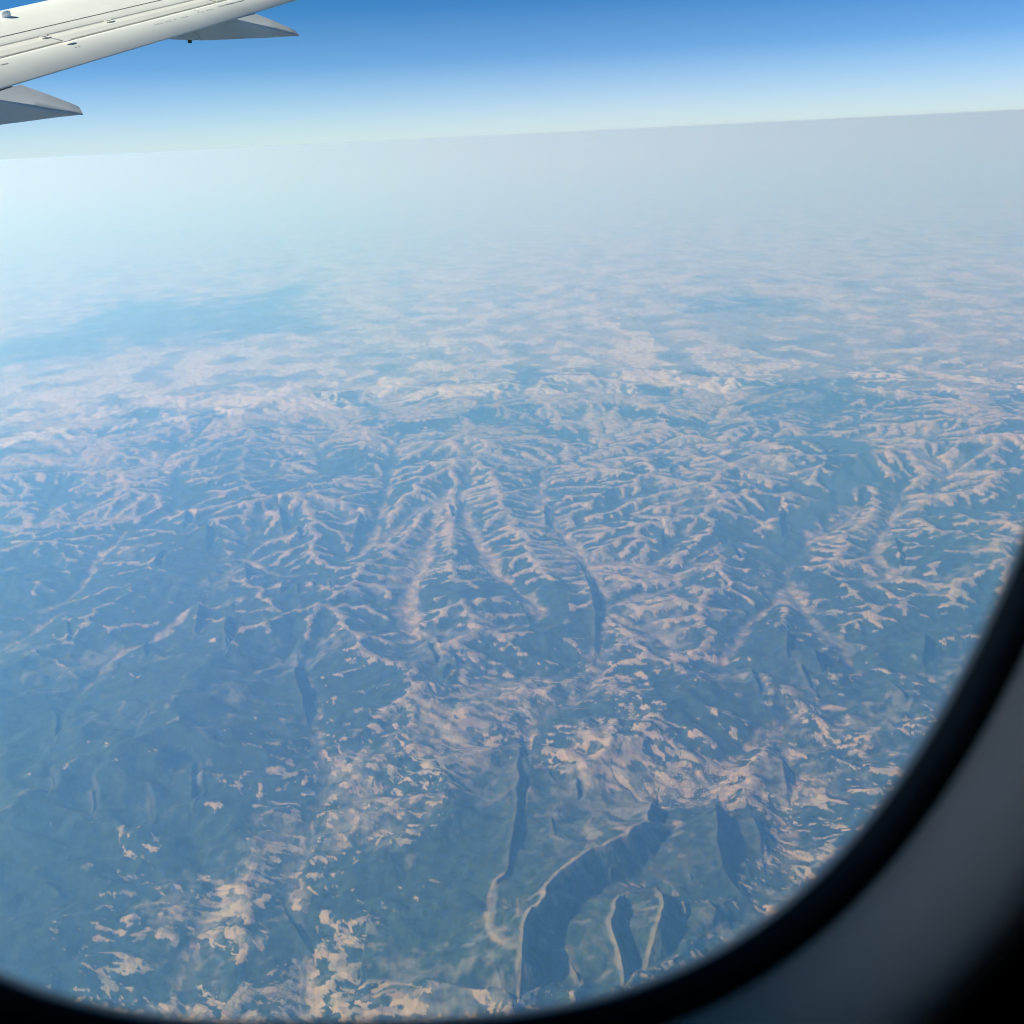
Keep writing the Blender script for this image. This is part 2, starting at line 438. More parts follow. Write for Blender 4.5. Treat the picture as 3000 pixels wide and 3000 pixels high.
for ci, (P, hh, rk) in enumerate(CRESTS):
    hh = hh*1.4+0.05
    P = smooth_line(P, 2); rch = 2.2
    (ax, ay), (bx, by) = P.min(0)-rch, P.max(0)+rch
    sel = np.nonzero((kx > ax) & (kx < bx) & (ky > ay) & (ky < by))[0]
    if len(sel) == 0: continue
    xs = kx[sel]; ys = ky[sel]; bd = np.full(len(sel), 9.0); bs = np.zeros(len(sel)); bt = np.zeros(len(sel)); acc = 0.0
    for (x0, y0), (x1, y1) in zip(P[:-1], P[1:]):
        dx, dy = x1-x0, y1-y0; L = math.hypot(dx, dy)+1e-9
        t = np.clip(((xs-x0)*dx+(ys-y0)*dy)/L/L, 0, 1); d = np.hypot(xs-x0-t*dx, ys-y0-t*dy)
        m = d < bd; bd = np.where(m, d, bd); bs = np.where(m, dx*(ys-y0)-dy*(xs-x0), bs)/1.0; bt = np.where(m, acc+t*L, bt); acc += L
    hh_ = hh
    taper = sstep(-0.05, 0.33, bt/acc)*sstep(-0.05, 0.33, 1-bt/acc)
    if ci in (0, 2): taper = np.maximum(taper, (bt > acc*0.5))
    if ci in (1, 3): taper = np.maximum(taper, (bt < acc*0.5))
    Hc = hh*(0.30+0.70*taper)*(1+0.10*perlin(bt/0.9, bt*0+ci, 40))
    gul = perlin(bt/0.22+0.3*bd/0.2, bd/0.9+ci, 41)
    dark = Hc*np.clip(1-bd*(1+0.11*gul)*1.05/np.maximum(Hc, 0.03), 0, 1)**1.15
    lit = Hc*np.exp(-bd/(0.16+1.5*Hc))*(1+0.05*gul*sstep(0, 0.15, bd))
    e_ = np.where(bs > 0, dark, lit)
    far_end = (bt <= 0) | (bt >= acc)
    e_ = np.where(far_end, np.minimum(Hc*np.exp(-bd/0.18), e_), e_)
    rise[sel] = np.maximum(rise[sel], e_.astype(np.float32))
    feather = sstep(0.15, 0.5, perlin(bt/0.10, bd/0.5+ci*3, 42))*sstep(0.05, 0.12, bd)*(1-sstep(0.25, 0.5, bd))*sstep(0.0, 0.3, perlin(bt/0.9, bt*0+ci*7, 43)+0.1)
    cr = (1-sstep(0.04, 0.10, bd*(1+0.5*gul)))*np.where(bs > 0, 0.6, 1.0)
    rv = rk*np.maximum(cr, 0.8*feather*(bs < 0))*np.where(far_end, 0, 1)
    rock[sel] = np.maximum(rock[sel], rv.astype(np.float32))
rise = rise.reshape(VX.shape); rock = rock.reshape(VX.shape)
HT = HT*(1-0.6*sstep(0, 0.2, rise)) + rise
HT = HT + 0.020*fbm(VX, VY, 0.42, 5, 700, 0.6)
print('height', HT.min(), HT.max())

# what covers the ground --------------------------------------------------
D = density(VX, VY)/9.0
dist = np.hypot(VX, VY)
D0 = D
WOODS = [[(1470,790),(1490,755),(1530,745),(1600,760),(1625,768),(1560,790),(1530,810),(1450,815),(1385,810)],
 [(170,620),(200,580),(330,575),(430,590),(560,540),(605,550),(540,600),(640,622),(640,640),(400,660),(180,682),(20,712),(-60,690),(100,640)],
 [(245,800),(275,788),(330,815),(325,870),(300,840)], [(400,870),(470,860),(520,900),(500,945),(420,930)], [(1290,590),(1400,575),(1520,590),(1400,612),(1300,610)],
 [(740,505),(900,480),(1010,500),(850,520)], [(1600,340),(1950,330),(1950,360),(1700,368)], [(910,740),(1040,715),(1060,722),(960,748)], [(860,800),(960,790),(1010,815),(940,840)]]
pxs, pys = to_pix(VX, VY)
D = D*(1-0.55*(1-sstep(330, 520, pxs))*sstep(960, 1060, pys)*(1-sstep(1580, 1680, pys)))
fsel = np.nonzero(((VY > 25) & (np.abs(AA) < 0.7)).ravel())[0]
WOODS = WOODS[:5]+WOODS[7:]
wood = np.zeros(VX.size, np.float32)
for k_ in range(5):                                   # ragged, feathered edges
    fx_ = (VX*(1+0.035*fbm(VX, VY, 4, 3, 71+k_))+0.6*(k_-2)).ravel()[fsel]; fy_ = (VY*(1+0.07*fbm(VX, VY, 3, 4, 81+k_, 0.6))).ravel()[fsel]
    w_ = np.zeros(len(fsel), bool)
    for W_ in WOODS: w_ |= inside(fx_, fy_, world_pts(W_))
    wood[fsel] += 0.2*w_
wood = wood.reshape(VX.shape)*np.clip(0.95+0.4*fbm(VX, VY, 2.5, 4, 95, 0.6), 0, 1)
D = D*(1-0.85*wood)
D = np.clip(D*(1+1.3*fbm(VX, VY, 2.4, 3, 61)) + sstep(30, 60, dist)*(0.22*fbm(VX*1.5, VY, 9, 4, 62)), 0, 1)
ca, sa = math.cos(R(-38)), math.sin(R(-38))
wq = fbm(VX, VY, 2.6, 3, 210); wr = fbm(VX, VY, 2.6, 3, 220)
qx = VX+0.4*wq; qy = VY+0.4*wr
ux = (qx*ca+qy*sa)/2.0; uy = (-qx*sa+qy*ca)
wf = 0.5*fbm(VX, VY, 0.55, 4, 230)
n1 = fbm(ux+0.12*wf, uy+0.10*wf, 0.22, 4, 240, 0.6)
nc = fbm(qx*0.5+qy*0.2, HT*9.0+0.25*wf, 0.5, 3, 260)      # strips that keep to one height on the hillside
n2 = fbm(ux+0.1*wf, uy+0.12*wf, 0.19, 3, 250)
ribbon = 1-np.abs(n2)*5.0
dist = np.hypot(VX, VY)
tp = samp(tpi_s.astype(np.float32), VX+wx, VY+wy)*edge
st = samp(stream, VX+wx*0.6, VY+wy*0.6)*edge
tb = samp(tpb_s.astype(np.float32), VX+wx, VY+wy)*edge
tf = samp(tpf_s.astype(np.float32), VX+wx, VY+wy)*edge
sl = samp(slope_g.astype(np.float32), VX+wx, VY+wy)
valley_zone = sstep(22, 30, dist)
vz = sstep(20, 26, dist)*(1-sstep(34, 42, dist))
wc1, wc2, cidc = worley((ux+0.05*wf)/0.10, (uy+0.04*wf)/0.09, 31)
pat = 0.95*(cidc-0.5)*2+0.85*n1/0.35 + 0.8*nc/0.35*edge + 0.8*np.clip(ribbon, -1, 1)
c1, c2, cid2 = worley((VX*0.96+VY*0.28)/1.1, (VY*0.96-VX*0.28)/1.9, 9)   # the large fields of the plain
c3, c4, cid3 = worley((VX*0.9-VY*0.4)/4.5, (VY*0.9+VX*0.4)/7.0, 19)
plain = sstep(36, 50, dist)
pat = pat*(1-plain) + plain*(0.9*(cid2-0.5)*2 + 0.3*(cid3-0.5)*2 + 1.0*fbm(VX, VY, 1.5, 4, 262, 0.6)/0.35)
rid = np.clip(0.35*tp+0.65*tf+0.45*tb, -1.6, 2.1)
nz0 = 1-sstep(17, 22, dist)
vall = np.clip(st*2.2, 0, 1.5)
score = edge*((0.42+0.50*nz0-0.12*vz)*pat + (1.3+0.5*vz-0.85*nz0)*rid + 0.9*vz*vall) + (1-edge)*pat - 0.8*np.clip(sl-0.3, 0, 0.5)
sub = score[8:-8, :azf.size]; mu, sdv = sub.mean(), sub.std()
z = (score-mu)/sdv
# density -> threshold (normal quantile)
dq = np.array([0.0,0.02,0.06,0.12,0.2,0.3,0.4,0.5,0.6,0.7,0.8,0.9,1.0]); zq = np.array([3.2,2.4,1.75,1.3,0.92,0.58,0.28,0.0,-0.25,-0.52,-0.84,-1.28,-2.2])
D = np.clip(D + 0.22*sstep(55, 100, dist)*(1-0.8*wood), 0, 1)  # extra pale cover far out, standing in for haze brightness
thr = np.interp(D*np.interp(dist, [16, 21, 30, 42], [0.74, 0.52, 0.52, 0.9]), dq, zq)
soft = 0.03 + 0.010*np.clip(dist-22, 0, 12) + 0.035*np.clip(dist-34, 0, 50)
field = sstep(-soft, soft, z-thr)
# cells: hedges, lanes and the tone of every field
w1, w2, cid = wc1, wc2, cidc
hedge = 1-sstep(0.04, 0.2, w2-w1)
hedge *= (1-sstep(22, 40, dist))
field *= 1-0.6*hedge*sstep(0.2, 0.5, fbm(VX, VY, 1.1, 2, 333)+0.45)
tone = np.where(plain > 0.5, 0.6+0.2*cid2+0.2*cid, 0.72*cid).astype(np.float32)*(0.75+0.25*sstep(18, 40, dist))  # plain has paler soil, raised further with distance to suggest haze
field = field*(1-plain*0.45*(cid2 < 0.3))
riv = samp(rivm, VX+0.5*wx, VY+0.5*wy)*edge
field = np.maximum(field, riv*(0.15+0.45*sstep(18, 24, dist)+0.5*sstep(0.35, 0.6, 0.55+0.9*n2+0.15*tp)))
field = field*(1-sstep(0.03, 0.12, rise)*0.9*(dist < 22))
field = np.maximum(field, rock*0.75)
scrub_haze = np.clip(0.34+0.50*fbm(VX, VY, 2.2, 5, 600, 0.6)+0.35*fbm(VX, VY, 0.30, 4, 620, 0.65)*(1-plain)+0.4*(D-0.3)+0.55*plain*(1-0.8*wood), 0, 1)  # scrub, plus haze paleness painted over the far plain
scrub_haze = np.clip(scrub_haze + 0.45*edge*sstep(0.7, 1.5, tf)*sstep(-0.1, 0.3, fbm(VX, VY, 1.4, 3, 610)), 0, 1)
field = field*(1-0.8*wood); haze_flat = plain*(1-0.7*wood)*sstep(40, 60, dist); field = field*(1-0.45*haze_flat)+0.28*haze_flat  # far contrast flattened in the colour as haze would do
farriv = world_pts([(1500,845),(1560,852),(1608,862),(1630,890),(1612,925),(1560,965),(1500,1010),(1478,1060)])
fr = 1-sstep(0.25, 0.6, seg_dist(VX+1.5*wx, VY+1.5*wy, smooth_line(farriv), 1.2)/(1+0.5*fbm(VX, VY, 3, 3, 90))); field = field*(1-0.95*fr); scrub_haze = scrub_haze*(1-fr)
field = field*(1-0.3*plain*(cid < 0.2))
river = (np.zeros(VX.shape, np.float32))
for P, w in RIVERS[:2]+RIVERS[16:17]:
    s0 = seg_dist(VX+1.6*wx, VY+1.6*wy, P)
    river = np.maximum(river, 0.6*(1-sstep(0.02, 0.06, s0)))
river = np.maximum(river, 0.75*fr)
COV = np.stack([field, tone, scrub_haze, river], -1).astype(np.float32)

nr_, na_ = VX.shape
ii = np.arange(nr_*na_).reshape(nr_, na_)
f = np.stack([ii[:-1, :], np.roll(ii, -1, 1)[:-1, :], np.roll(ii, -1, 1)[1:, :], ii[1:, :]], -1).reshape(-1, 4)[:, ::-1]
P3 = np.stack([VX*1000, VY*1000, GZ+HT*1000], -1).reshape(-1, 3)


gm, gb = new_mat('land', rough=0.95, spec=0.1)
nt = gm.node_tree; nn = nt.nodes; ll = nt.links
att = nn.new('ShaderNodeAttribute'); att.attribute_name = 'cover'
sep = nn.new('ShaderNodeSeparateColor'); ll.new(att.outputs['Color'], sep.inputs[0])
n_f = noise_node(gm, 0.006, 5, 0.65); n_m = noise_node(gm, 0.0012, 4, 0.6); n_g = noise_node(gm, 0.02, 3, 0.6)
forest_a = ramp_mix(gm, n_f.outputs['Fac'], (0.005, 0.011, 0.009), (0.034, 0.054, 0.029), 0.32, 0.70)
def mix(a, b, fac, kind='MIX'):
    m = nn.new('ShaderNodeMix'); m.data_type = 'RGBA'; m.blend_type = kind
    if isinstance(fac, float): m.inputs[0].default_value = fac
    else: ll.new(fac, m.inputs[0])
    for s, v in ((6, a), (7, b)):
        if isinstance(v, tuple): m.inputs[s].default_value = (*v, 1)
        else: ll.new(v, m.inputs[s])
    return m.outputs[2]
def rng_(v, a, b, c=0.0, d=1.0):
    m = nn.new('ShaderNodeMapRange'); m.inputs[1].default_value = a; m.inputs[2].default_value = b; m.inputs[3].default_value = c; m.inputs[4].default_value = d
    ll.new(v, m.inputs[0]); return m.outputs[0]
forest = mix(forest_a, (0.165, 0.142, 0.108), rng_(sep.outputs[2], 0.5, 1.0, 0.0, 0.7))
tr = nn.new('ShaderNodeValToRGB'); ce = tr.color_ramp
ce.elements[0].position = 0.0; ce.elements[0].color = (0.18, 0.11, 0.075, 1)
ce.elements[1].position = 1.0; ce.elements[1].color = (0.48, 0.40, 0.325, 1)  # palest tone for the far plain: dry soil with haze mixed in
for p, c in ((0.18, (0.15, 0.13, 0.085)), (0.34, (0.25, 0.170, 0.10)), (0.7, (0.32, 0.22, 0.135))):
    e = ce.elements.new(p); e.color = (*c, 1)
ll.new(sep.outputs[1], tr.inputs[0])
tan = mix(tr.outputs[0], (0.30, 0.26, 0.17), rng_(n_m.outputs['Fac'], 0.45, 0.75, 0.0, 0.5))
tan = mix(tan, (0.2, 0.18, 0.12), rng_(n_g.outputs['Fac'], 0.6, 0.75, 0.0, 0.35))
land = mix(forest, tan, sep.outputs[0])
land = mix(land, (0.03, 0.05, 0.05), att.outputs['Alpha'])
ll.new(land, gb.inputs['Base Color'])
land_o = grid_mesh('terrain', P3, f, gm)
ca_ = land_o.data.color_attributes.new('cover', 'FLOAT_COLOR', 'POINT')
ca_.data.foreach_set('color', COV.reshape(-1, 4).ravel())
tag(land_o, 'hazy wooded hills and tan ploughed fields far below reaching to the horizon', kind='structure')

# ------------------------------------------------------------------ towns and sheds: far too many and too small to pick apart
TOWNS = [(ZC([(650, 380)])[0], 1.3, 0.5, 520, 34), (ZC([(500, 340)])[0], 0.6, 0.9, 160, 30), (Z3([(30, 120)])[0], 0.8, 0.8, 320, 26), ((1158, 687), 3.0, 2.0, 90, 130),
         (ZL([(1160, 500)])[0], 0.7, 0.4, 70, 30), (ZC([(870, 620)])[0], 1.2, 1.2, 70, 26), (ZC([(1340, 1330)])[0], 1.5, 1.0, 90, 24), (Z2([(575, 380)])[0], 0.08, 0.08, 5, 30),
         (ZC([(210, 1075)])[0], 0.2, 0.15, 14, 34), (ZB([(555, 425)])[0], 0.2, 0.15, 12, 22), (ZB([(1230, 1325)])[0], 0.15, 0.15, 8, 20), (ZR([(750, 1200)])[0], 0.25, 0.2, 12, 22), (Z3([(420, 300)])[0], 0.1, 0.1, 5, 26)]
V = []; F = []
def ground_at(x, y):
    r_ = math.hypot(x, y); i = int(np.argmin(np.abs(RAD-r_))); j = int(np.argmin(np.abs(azf-math.atan2(x, y))))
    return GZ+HT[i, j]*1000
trng = np.random.RandomState(5)
for (px, py), wx_, wy_, cnt, size in TOWNS:
    cx, cy = at(px, py); ang = trng.rand()*3
    for k in range(cnt):
        x = cx+wx_*trng.randn()*0.5; y = cy+wy_*trng.randn()*0.5; z0 = ground_at(x, y)-6
        l = size*0.6*(0.5+trng.rand()); w = size*0.6*(0.35+0.4*trng.rand()); hgt = 7+6*trng.rand(); th = ang+(math.pi/2 if trng.rand() > 0.5 else 0)+0.15*trng.randn()
        c, s_ = math.cos(th), math.sin(th); b = len(V)
        for zz in (z0, z0+hgt):
            for u, v in ((-l/2, -w/2), (l/2, -w/2), (l/2, w/2), (-l/2, w/2)): V.append((x*1000+u*c-v*s_, y*1000+u*s_+v*c, zz))
        for u in (-l/2, l/2): V.append((x*1000+u*c, y*1000+u*s_, z0+hgt+w*0.22))
        F += [(b, b+1, b+5, b+4), (b+1, b+2, b+6, b+5), (b+2, b+3, b+7, b+6), (b+3, b, b+4, b+7), (b+4, b+5, b+9, b+8), (b+6, b+7, b+8, b+9), (b+5, b+6, b+9), (b+7, b+4, b+8)]
hm, hb = new_mat('town_walls_and_roofs', (0.62, 0.58, 0.54), 0.7)
nz = noise_node(hm, 0.02, 2, 0.5)
hm.node_tree.links.new(ramp_mix(hm, nz.outputs['Fac'], (0.26, 0.19, 0.15), (0.55, 0.52, 0.48), 0.4, 0.62), hb.inputs['Base Color'])
towns = mesh_obj('town_houses', V, F, hm); tag(towns, 'tiny pale specks of distant towns and sheds among the hills', 'towns', kind='stuff')

# ------------------------------------------------------------------ haze
hz_m = bpy.data.materials.new('haze_air'); hz_m.use_nodes = True
hn = hz_m.node_tree.nodes; hn.clear()
ho = hn.new('ShaderNodeOutputMaterial'); pv = hn.new('ShaderNodeVolumePrincipled')
pv.inputs['Color'].default_value = (0.215, 0.50, 1.0, 1); pv.inputs['Density'].default_value = 3.5e-5
pv.inputs['Absorption Color'].default_value = (0.945, 1, 1, 1); pv.inputs['Anisotropy'].default_value = 0.41
hz_m.node_tree.links.new(pv.outputs[0], ho.inputs['Volume'])
B = 2.2e6
def box_mesh(name, lo, hi, mat, parent=None):
    v = [(x, y, z_) for x in (lo[0], hi[0]) for y in (lo[1], hi[1]) for z_ in (lo[2], hi[2])]
    fc = [(0,1,3,2),(4,6,7,5),(0,4,5,1),(2,3,7,6),(0,2,6,4),(1,5,7,3)]
    return mesh_obj(name, v, fc, mat, parent)
haze = box_mesh('haze', (-B, -B, GZ+HT.min()*1000-1.5), (B, B, 14.0), hz_m)
tag(haze, kind='stuff')
#@@OBJECTS

# ------------------------------------------------------------------ the wing
def nrm(v): v = np.asarray(v, float); return v/np.linalg.norm(v)
S_ = nrm(0.55*rt + 0.735*up + fw)                  # outboard along the span
A_v = nrm(rt - 0.08*up + 0.15*fw)                  # aft along the chord
N_ = nrm(np.cross(A_v, S_))
WH = 6.0                                           # the wing plane lies six metres under the window
MI = np.linalg.inv(np.array([S_, A_v, N_]).T)
def wpt(s, a, n): return s*S_ + a*A_v + (n-WH)*N_
def photo_ray(px, py): return (px-1500)/3000*rt - (py-1500)/3000*up + fw
def on_wing(px, py, n=0.0):
    d = photo_ray(px, py); t = (n-WH)/(d@N_); c = MI@(d*t); return c[0], c[1]
def on_side(px, py, s0):
    """the point of a line of sight that lies in the chordwise plane s = s0 -> (a, n)"""
    c = MI@photo_ray(px, py); t = s0/c[0]; return c[1]*t, c[2]*t + WH
def chord_line(p, q, n):
    (s1, a1), (s2, a2) = on_wing(*p, n), on_wing(*q, n)
    k = (a2-a1)/(s2-s1); return lambda s: a1+(s-s1)*k
n_te = -0.10
L_crest = chord_line((0, 52), (228, 0), 0.0)
L_1 = chord_line((0, 109), (471, 0), 0.05)
L_2 = chord_line((0, 135), (567, 0), 0.04)
L_3 = chord_line((0, 168), (657, 0), 0.02)
L_te = chord_line((0, 260), (688, 54), n_te)
SA, SB = 12.0, 52.0                                # from inboard of the frame to the tip
wing = bpy.data.objects.new('aircraft_wing', None); link(wing); wing.location = wpt(SA, L_crest(SA), -0.4)
tag(wing, 'pale grey swept airliner wing with spoiler panels in the upper left', 'aircraft wing')
WINV = mathutils.Matrix.Translation(-wing.location)
def part(name, verts, faces, mat, parent, smooth=False):
    base = np.array(wing.location)
    o = mesh_obj(name, [np.asarray(v)-base for v in verts], faces, mat, parent, smooth)
    return o
wp_m, wp_b = new_mat('wing_paint', (0.75, 0.74, 0.71), 0.4)
nz = noise_node(wp_m, 0.35, 6, 0.65); nz2 = noise_node(wp_m, 6.0, 3, 0.6)
c_ = ramp_mix(wp_m, nz.outputs['Fac'], (0.74, 0.685, 0.60), (0.84, 0.785, 0.69), 0.3, 0.7)
wp_m.node_tree.links.new(c_, wp_b.inputs['Base Color'])
rr_ = wp_m.node_tree.nodes.new('ShaderNodeMapRange'); rr_.inputs[3].default_value = 0.3; rr_.inputs[4].default_value = 0.5
wp_m.node_tree.links.new(nz2.outputs['Fac'], rr_.inputs[0]); wp_m.node_tree.links.new(rr_.outputs[0], wp_b.inputs['Roughness'])
sp_m, sp_b = new_mat('spoiler_paint', (0.70, 0.68, 0.63), 0.4)
nz = noise_node(sp_m, 0.8, 5, 0.65)
c_ = ramp_mix(sp_m, nz.outputs['Fac'], (0.84, 0.765, 0.645), (0.90, 0.825, 0.70), 0.3, 0.7)
sp_m.node_tree.links.new(c_, sp_b.inputs['Base Color'])
fr_m, fr_b = new_mat('fairing_paint', (0.5, 0.5, 0.5), 0.42)
nz = noise_node(fr_m, 1.2, 5, 0.6)
c_ = ramp_mix(fr_m, nz.outputs['Fac'], (0.44, 0.44, 0.44), (0.54, 0.54, 0.53), 0.3, 0.7)
fr_m.node_tree.links.new(c_, fr_b.inputs['Base Color'])
gap_m, _ = new_mat('gap_dark', (0.035, 0.037, 0.04), 0.8)
steel_m, _ = new_mat('bare_metal', (0.55, 0.55, 0.56), 0.3, 0.8)
white_m, _ = new_mat('white_lamp_cover', (0.9, 0.9, 0.88), 0.25)
def taper(s): return 1.0-0.55*(s-SA)/(SB-SA)
def strip(name, cols, mat, parent, s0, s1, n=40, close=False):
    """surface between chordwise stations; cols = list of functions s -> (a, n)"""
    ss = np.linspace(s0, s1, n+1); V = []; F = []
    for s in ss:
        for c in cols: a, nn_ = c(s); V.append(wpt(s, a, nn_))
    k = len(cols)
    for i in range(n):
        for j in range(k-1 if not close else k):
            j2 = (j+1) % k
            F.append((i*k+j, i*k+j2, (i+1)*k+j2, (i+1)*k+j))
    if close:
        F.append(tuple(range(k))[::-1]); F.append(tuple(n*k+j for j in range(k)))
    return part(name, V, F, mat, parent, True)
def lerp_line(f, g, u, n0, n1, bow=0.0):
    return lambda s: (f(s)*(1-u)+g(s)*u, n0*(1-u)+n1*u+bow*4*u*(1-u))
GAP = 0.035
# upper skin ahead of the spoilers, rolled round the leading edge and back under the wing
skin = [lambda s: (L_2(s)-GAP*0.5, -0.10), lambda s: (L_2(s)-GAP*0.5, 0.036), lambda s: (L_2(s)-GAP, 0.04)]
for u in (0.5, 1.0): skin.append(lerp_line(L_2, L_1, u, 0.04, 0.05))
for u in (0.35, 0.7, 1.0): skin.append(lerp_line(L_1, L_crest, u, 0.05, 0.0, 0.01))
for da, dn in ((-0.35, -0.06), (-0.8, -0.17), (-1.2, -0.30), (-1.45, -0.42), (-1.5, -0.50), (-1.4, -0.56), (-1.1, -0.60), (-0.3, -0.62), (0.9, -0.52)):
    skin.append(lambda s, da=da, dn=dn: (L_crest(s)+da*taper(s), dn*taper(s)))
skin.append(lambda s: (L_3(s)+0.1, -0.28))
strip('wing_skin', skin, wp_m, wing, SA, SB, 60)
# the bay floor under the spoiler and flap gaps
strip('gap_floor', [lambda s: (L_2(s)-0.1, -0.09), lambda s: (L_3(s)+0.12, -0.11)], gap_m, wing, SA, SB, 20)
# thin skin joint along the rear spar
strip('skin_joint', [lambda s: (L_1(s)-0.006, 0.0535), lambda s: (L_1(s)+0.012, 0.0535)], gap_m, wing, SA, SB, 60)
# spoiler panels
def s_at(px, py, n): return on_wing(px, py, n)[0]
cuts = [SA, s_at(129, 106, 0.04)-0.02, s_at(310, 61, 0.04), s_at(554, 27, 0.03)+0.6, 30.5, 36.0, 43.0]
cut_hi = [SA, s_at(129, 106, 0.04), s_at(330, 84, 0.04)+0.35, s_at(554, 27, 0.02)+0.35, 30.7, 36.2, 43.0]
def spoiler(i, c0, c1, d0, d1):
    V = []; F = []; n = 10; g = 0.014
    for k in range(n+1):
        u = k/n
        for v, (ln, nz_) in ((0, (L_2, 0.04)), (0.5, (None, 0.036)), (1, (L_3, 0.02))):
            s = (c0+g)*(1-u)+(c1-g)*u if v == 0 else ((d0+g)*(1-u)+(d1-g)*u if v == 1 else 0.5*((c0+d0)+(c1+d1-c0-d0)*u))
            a = (L_2(s)*(1-v)+L_3(s)*v) + (GAP*0.9*(1-v)-GAP*0.7*v)
            V.append(wpt(s, a, nz_+0.002))
        s = (d0+g)*(1-u)+(d1-g)*u
        V.append(wpt(s, L_3(s)-GAP*0.6, -0.03))
        s = (c0+g)*(1-u)+(c1-g)*u
        V.append(wpt(s, L_2(s)+GAP*0.9, -0.03))
    for k in range(n):
        b = k*5; c = b+5
        F += [(b, b+1, c+1, c), (b+1, b+2, c+2, c+1), (b+2, b+3, c+3, c+2), (b, c, c+4, b+4)]
    F += [(0, 4, 3, 2, 1), (n*5, n*5+1, n*5+2, n*5+3, n*5+4)]
    return part('spoiler_panel', V, F, sp_m, wing, False)
# hinge line seams lie square to the rear spar, so their two ends sit at different span stations
sA0, sA1 = s_at(129, 106, 0.05), s_at(197, 119, 0.03)
skew = sA1-sA0
cuts = [SA-skew, sA0, s_at(590, -6, 0.05), 31.0, 37.0, 43.0]
for i in range(len(cuts)-1):
    spoiler(i, cuts[i], cuts[i+1]-0.02, cuts[i]+skew, cuts[i+1]-0.02+skew)
# small hinge fittings where panels meet
for (px, py, n) in ((129, 106, 0.06), (197, 119, 0.05), (318, 59, 0.06)):
    s, a = on_wing(px, py, n)
    V = []; F = []
    for q in range(10):
        th = 2*math.pi*q/10
        V.append(wpt(s+0.10*math.cos(th), a+0.035*math.sin(th), n)); V.append(wpt(s+0.07*math.cos(th), a+0.024*math.sin(th), n+0.008))
    for q in range(10):
        q2 = (q+1) % 10; F.append((2*q, 2*q2, 2*q2+1, 2*q+1))
    F.append(tuple(2*q+1 for q in range(10)))
    part('hinge_cover', V, F, wp_m, wing)
# trailing edge flap: separate panel with rounded nose, bowed top and thin rear edge
fl = [lambda s: (L_3(s)+GAP*0.6, -0.10), lambda s: (L_3(s)+GAP*0.6, 0.004), lambda s: (L_3(s)+GAP*0.6+0.02, 0.016)]
for u in (0.15, 0.3, 0.45, 0.6, 0.75, 0.9, 0.985, 1.0):
    fl.append(lerp_line(L_3, L_te, u, 0.018, n_te, 0.035))
fl.append(lambda s: (L_te(s), n_te-0.010))
for u, dz in ((0.7, -0.125), (0.3, -0.18), (0.02, -0.22)):
    fl.append(lambda s, u=u, dz=dz: (L_3(s)*(1-u)+L_te(s)*u, dz))
strip('flap', fl, wp_m, wing, SA, 27.3, 50)
strip('aileron', fl, wp_m, wing, 27.34, SB-3, 40)
# doubler plates and rows of fasteners on the flap skin
rv = []; rf = []
def rivet(s, a, n, r=0.011):
    b = len(rv)
    for q in range(6):
        th = q*math.pi/3; rv.append(wpt(s+r*1.8*math.cos(th), a+r*math.sin(th), n))
    rf.append(tuple(range(b, b+6)))
def top_n(s, a):
    u = (a-L_3(s))/(L_te(s)-L_3(s))
    us = np.array([0, 0.15, 0.3, 0.45, 0.6, 0.75, 0.9, 1.0])
    ns = np.array([0.018*(1-q)+n_te*q+0.035*4*q*(1-q) for q in us])
    return float(np.interp(u, us, ns))
def row(p, q, cnt, skip=0.0):
    for k in range(cnt):
        if random.random() < skip: continue
        u = k/(cnt-1); px, py = p[0]*(1-u)+q[0]*u, p[1]*(1-u)+q[1]*u
        s, a = on_wing(px, py, 0.0)
        for _ in range(3):
            n = top_n(s, a); s, a = on_wing(px, py, n)
        rivet(s, a, n+0.004)
row((455, 72), (520, 55), 9, 0.1); row((660, 14), (712, 1), 22, 0.05); row((560, 28), (580, 32), 3); row((580, 35), (592, 35), 2)
row((606, 30), (620, 27), 3); row((3, 190), (20, 186), 4); row((220, 138), (230, 136), 2); row((86, 227), (96, 225), 3); row((640, 19), (655, 16), 4); row((530, 52), (546, 48), 3)
fst_m, _ = new_mat('fastener_grey', (0.30, 0.30, 0.29), 0.6)
o = part('fastener_row', rv, rf, fst_m, wing); tag(o, kind='stuff')
# white light cover on the leading edge
s, a = on_wing(18, 50, 0.0)
V = []; F = []
for k, (h_, w) in enumerate(((-0.02, 1.0), (0.05, 1.0), (0.085, 0.85), (0.1, 0.5))):
    for q in range(12):
        th = 2*math.pi*q/12; V.append(wpt(s+0.085*w*math.cos(th), a+0.06*w*math.sin(th), h_))
for k in range(3):
    for q in range(12): F.append((k*12+q, k*12+(q+1) % 12, (k+1)*12+(q+1) % 12, (k+1)*12+q))
F.append(tuple(36+q for q in range(12)))
part('leading_edge_lamp', V, F, white_m, wing, True)

